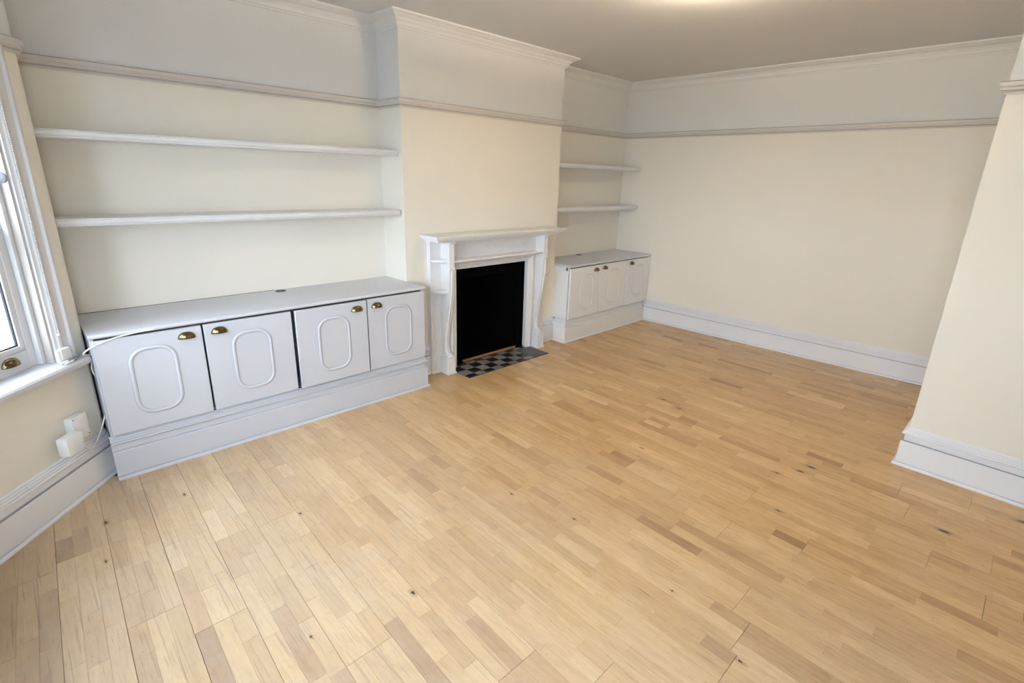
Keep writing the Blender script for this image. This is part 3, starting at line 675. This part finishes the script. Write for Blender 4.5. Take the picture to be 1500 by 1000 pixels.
fb = thing('fireplace_insert', (CX, .2, 0), 'black painted firebox inside the white surround', 'fireplace')
mb = MB()
mb.box(.425, .525, .235, .300, 0, .875); mb.box(1.208, 1.308, .235, .300, 0, .875); mb.box(.525, 1.208, .235, .300, .765, .875); mb.build('slip_frame', 'black', fb)
mb = MB(); mb.add([(.525, .235, 0), (.60, -.12, 0), (.60, -.12, .7), (.525, .235, .765)], [[0, 1, 2, 3]]); mb.add([(1.208, .235, 0), (1.133, -.12, 0), (1.133, -.12, .7), (1.208, .235, .765)], [[0, 1, 2, 3]])
mb.add([(.60, -.12, 0), (1.133, -.12, 0), (1.133, -.12, .7), (.60, -.12, .7)], [[0, 1, 2, 3]]); mb.add([(.525, .235, .765), (1.208, .235, .765), (1.133, -.12, .7), (.60, -.12, .7)], [[0, 1, 2, 3]])
mb.add([(.43, .292, .0006), (1.30, .292, .0006), (1.30, -.12, .0006), (.43, -.12, .0006)], [[0, 1, 2, 3]]); mb.build('firebox_lining', 'black', fb)
tag(MB().box(.558, 1.236, .272, .290, .0075, .026, .002).build('wooden_batten', 'batten'), 'thin bare wood batten lying across the front of the black firebox', 'batten')
he = thing('hearth', (CX, .45, 0), 'small chequered tile hearth in front of the black firebox', 'hearth')
MB().box(.366, 1.347, .293, .604, .0005, .0035).build('mortar_bed', 'grout', he)
TL = .0972; rr = random.Random(3)
ys_ = [(.6005, .543), (.5415, .4455), (.444, .348), (.3465, .296)]
for ri, (ya, yb) in enumerate(ys_):
    for k in range(10):
        xa = .3685 + k*TL; xb = xa + TL - .0018
        ash = (k >= 7 and ri >= 1 and rr.random() < .65) or (k == 9) or (ri == 3 and rr.random() < .5)
        mt = 'tile_ash' if ash and (k+ri) % 2 else ('tile_dark' if (k+ri) % 2 == 0 else 'tile_light')
        if k >= 8 and ri in (1, 2): mt = 'tile_ash'
        if ri >= 1 and (xb < .37 or xa > 1.36): continue
        MB().box(xa, xb, yb, ya, .0035, .0072 + rr.uniform(-.0006, .0006), .0008).build('tile', mt, he)

# ------------------------------------------------------------------ ceiling light
LX, LY = .66, 2.19
cl = thing('ceiling_light', (LX, LY, ZCEIL-.13), 'lit opal glass bowl light on the ceiling, just above the picture edge', 'ceiling light')
MB().lathe((LX, LY), [(.001, ZCEIL-.022), (.045, ZCEIL-.020), (.052, ZCEIL-.012), (.052, ZCEIL-.0005)], 28).build('ceiling_rose', 'brass', cl, smooth=True)
bowl = [(.001, ZCEIL-.105)] + [(.165*math.sin(math.pi/2*k/9), ZCEIL-.045-.060*math.cos(math.pi/2*k/9)) for k in range(1, 10)] + [(.160, ZCEIL-.045)] + [(.155*math.sin(math.pi/2*k/9), ZCEIL-.046-.054*math.cos(math.pi/2*k/9)) for k in range(8, 0, -1)] + [(.001, ZCEIL-.100)]
MB().lathe((LX, LY), bowl, 36).build('glass_bowl', 'opal', cl, smooth=True, sharp=60)
MB().tube([(LX, LY, ZCEIL-.02), (LX, LY, ZCEIL-.115)], .006, 10).build('stem', 'brass', cl, smooth=True)
ld = bpy.data.lights.new('bulb', 'POINT'); ld.energy = LAMP_POWER; ld.color = (1.0, .83, .60); ld.shadow_soft_size = .035
lo = bpy.data.objects.new('bulb', ld); col.objects.link(lo); lo.parent = cl; lo.location = V(LX+.06, LY, ZCEIL-.055) - WORLD_O['ceiling_light']

# ------------------------------------------------------------------ small things by the window
def W3(s, t, z): return (EX+wdir[0]*s+wnor[0]*t, EY+wdir[1]*s+wnor[1]*t, z)
def wbox(mb, sa, sb, ta, tb, za, zb, b=.002):
    c = W3((sa+sb)/2, (ta+tb)/2, 0); return mb.rot_box(c[:2], wdir, wnor, abs(sb-sa)/2, abs(tb-ta)/2, za, zb, b)
so = thing('wall_socket', W3(.19, 0, .29), 'white wall socket box low on the splayed wall beside the long cabinet', 'socket')
wbox(MB(), .142, .234, .0005, .032, .300, .420, .004).build('backing_box', 'socket', so, smooth=True, sharp=35)
wbox(MB(), .140, .236, .032, .042, .298, .422, .004).build('face_plate', 'socket', so, smooth=True, sharp=35)
for sa, za in ((.150, .308), (.226, .412)): MB().ball(W3(sa, .042, za), .003, .003, .003, 8, 5).build('screw', 'darkplastic', so)
ad = thing('plug_adapter', W3(.28, .04, .29), 'white plug-in power adapter in the wall socket under the sash window', 'adapter')
wbox(MB(), .250, .346, .0425, .092, .283, .372, .004).build('body', 'socket', ad, smooth=True, sharp=35)
wbox(MB(), .233, .250, .055, .075, .293, .312, .003).build('cable_gland', 'darkplastic', ad)
wbox(MB(), .205, .262, .0425, .060, .310, .345, .002).build('plug_face', 'socket', ad)
def smooth_path(P, n=8):
    Q = []; P = [Vector(q) for q in P]
    for i in range(len(P)-1):
        p0 = P[max(0, i-1)]; p1 = P[i]; p2 = P[i+1]; p3 = P[min(len(P)-1, i+2)]
        for k in range(n):
            t = k/n; Q.append(tuple(.5*((2*p1)+(p2-p0)*t+(2*p0-5*p1+4*p2-p3)*t*t+(3*p1-p0-3*p2+p3)*t**3)))
    Q.append(tuple(P[-1])); return Q
cb = thing('power_cable', W3(.1, .03, .21), 'thin white cable looping from the adapter up onto the long cabinet', 'cable')
path = [W3(.234, .065, .300), W3(.212, .058, .258), W3(.160, .048, .230), W3(.085, .040, .270), W3(.030, .045, .355), W3(.016, .060, .430), W3(.030, .060, .530), W3(.055, .050, .610), W3(.046, .060, .680), (-2.000, .520, .712), (-1.972, .531, .740), (-1.915, .533, .762), (-1.855, .533, .7765), (-1.778, .5305, .785), (-1.70, .529, .788)]
MB().tube(smooth_path(path), .0038, 8).build('cord', 'cable', cb, smooth=True, sharp=80)
for s_, z_ in ((.098, .222), (.505, .222)): wbox(MB(), s_-.006, s_+.006, .016, .030, z_, z_+.012, .003).build('cable_clip', 'socket', cb)
jb = thing('junction_box', W3(.18, .03, .70), 'small white connection box with loose wires on the window board', 'junction box')
wbox(MB(), .150, .205, .0285, .050, .712, .765, .002).build('body', 'socket', jb)
wbox(MB(), .205, .218, .030, .046, .705, .760, .002).build('side_cover', 'socket', jb)
mb = MB()
for a, b in (((.23, .055, .705), (.195, .062, .709)), ((.215, .062, .700), (.175, .070, .703))): mb.tube([W3(*a), W3(*b)], .0055, 8)
mb.build('connector', 'socket', jb, smooth=True, sharp=50)
mb = MB()
for pts in (((.20, .065, .704), (.17, .072, .701), (.13, .060, .703), (.09, .040, .705)), ((.19, .060, .705), (.16, .066, .712), (.12, .050, .707))): mb.tube(smooth_path([W3(*q) for q in pts], 5), .0016, 6)
mb.build('wire', 'grey', jb)
ch = thing('blind_chain', W3(.163, .03, .80), 'white beaded blind chain hanging down the window architrave', 'blind chain')
mb = MB()
for k in range(125): mb.ball(W3(.166 if k % 1 == 0 else 0, .026, .832 + k*.009), .0026, .0026, .0026, 6, 4)
o = mb.build('beads', 'socket', ch, smooth=True); o['kind'] = 'stuff'
for k in (0, 1): wbox(MB(), .160, .172, .020, .030, (.824, 1.955)[k], (.832, 1.97)[k], .001).build('end_clip', 'socket', ch)
dk = MB(); c = W3(.1985, -.018, 1.53); n = 20
ring = []
for tt in (0.0, .004, .007):
    r_ = .021 if tt < .006 else .017
    ring.append([(c[0]+wdir[0]*tt + wnor[0]*r_*math.cos(2*math.pi*k/n), c[1]+wdir[1]*tt + wnor[1]*r_*math.cos(2*math.pi*k/n), c[2]+r_*math.sin(2*math.pi*k/n)) for k in range(n)])
dk.loft(ring); tag(dk.build('sash_stop', 'grey', smooth=True, sharp=40), 'round grey disc on the window jamb', 'sash stop')
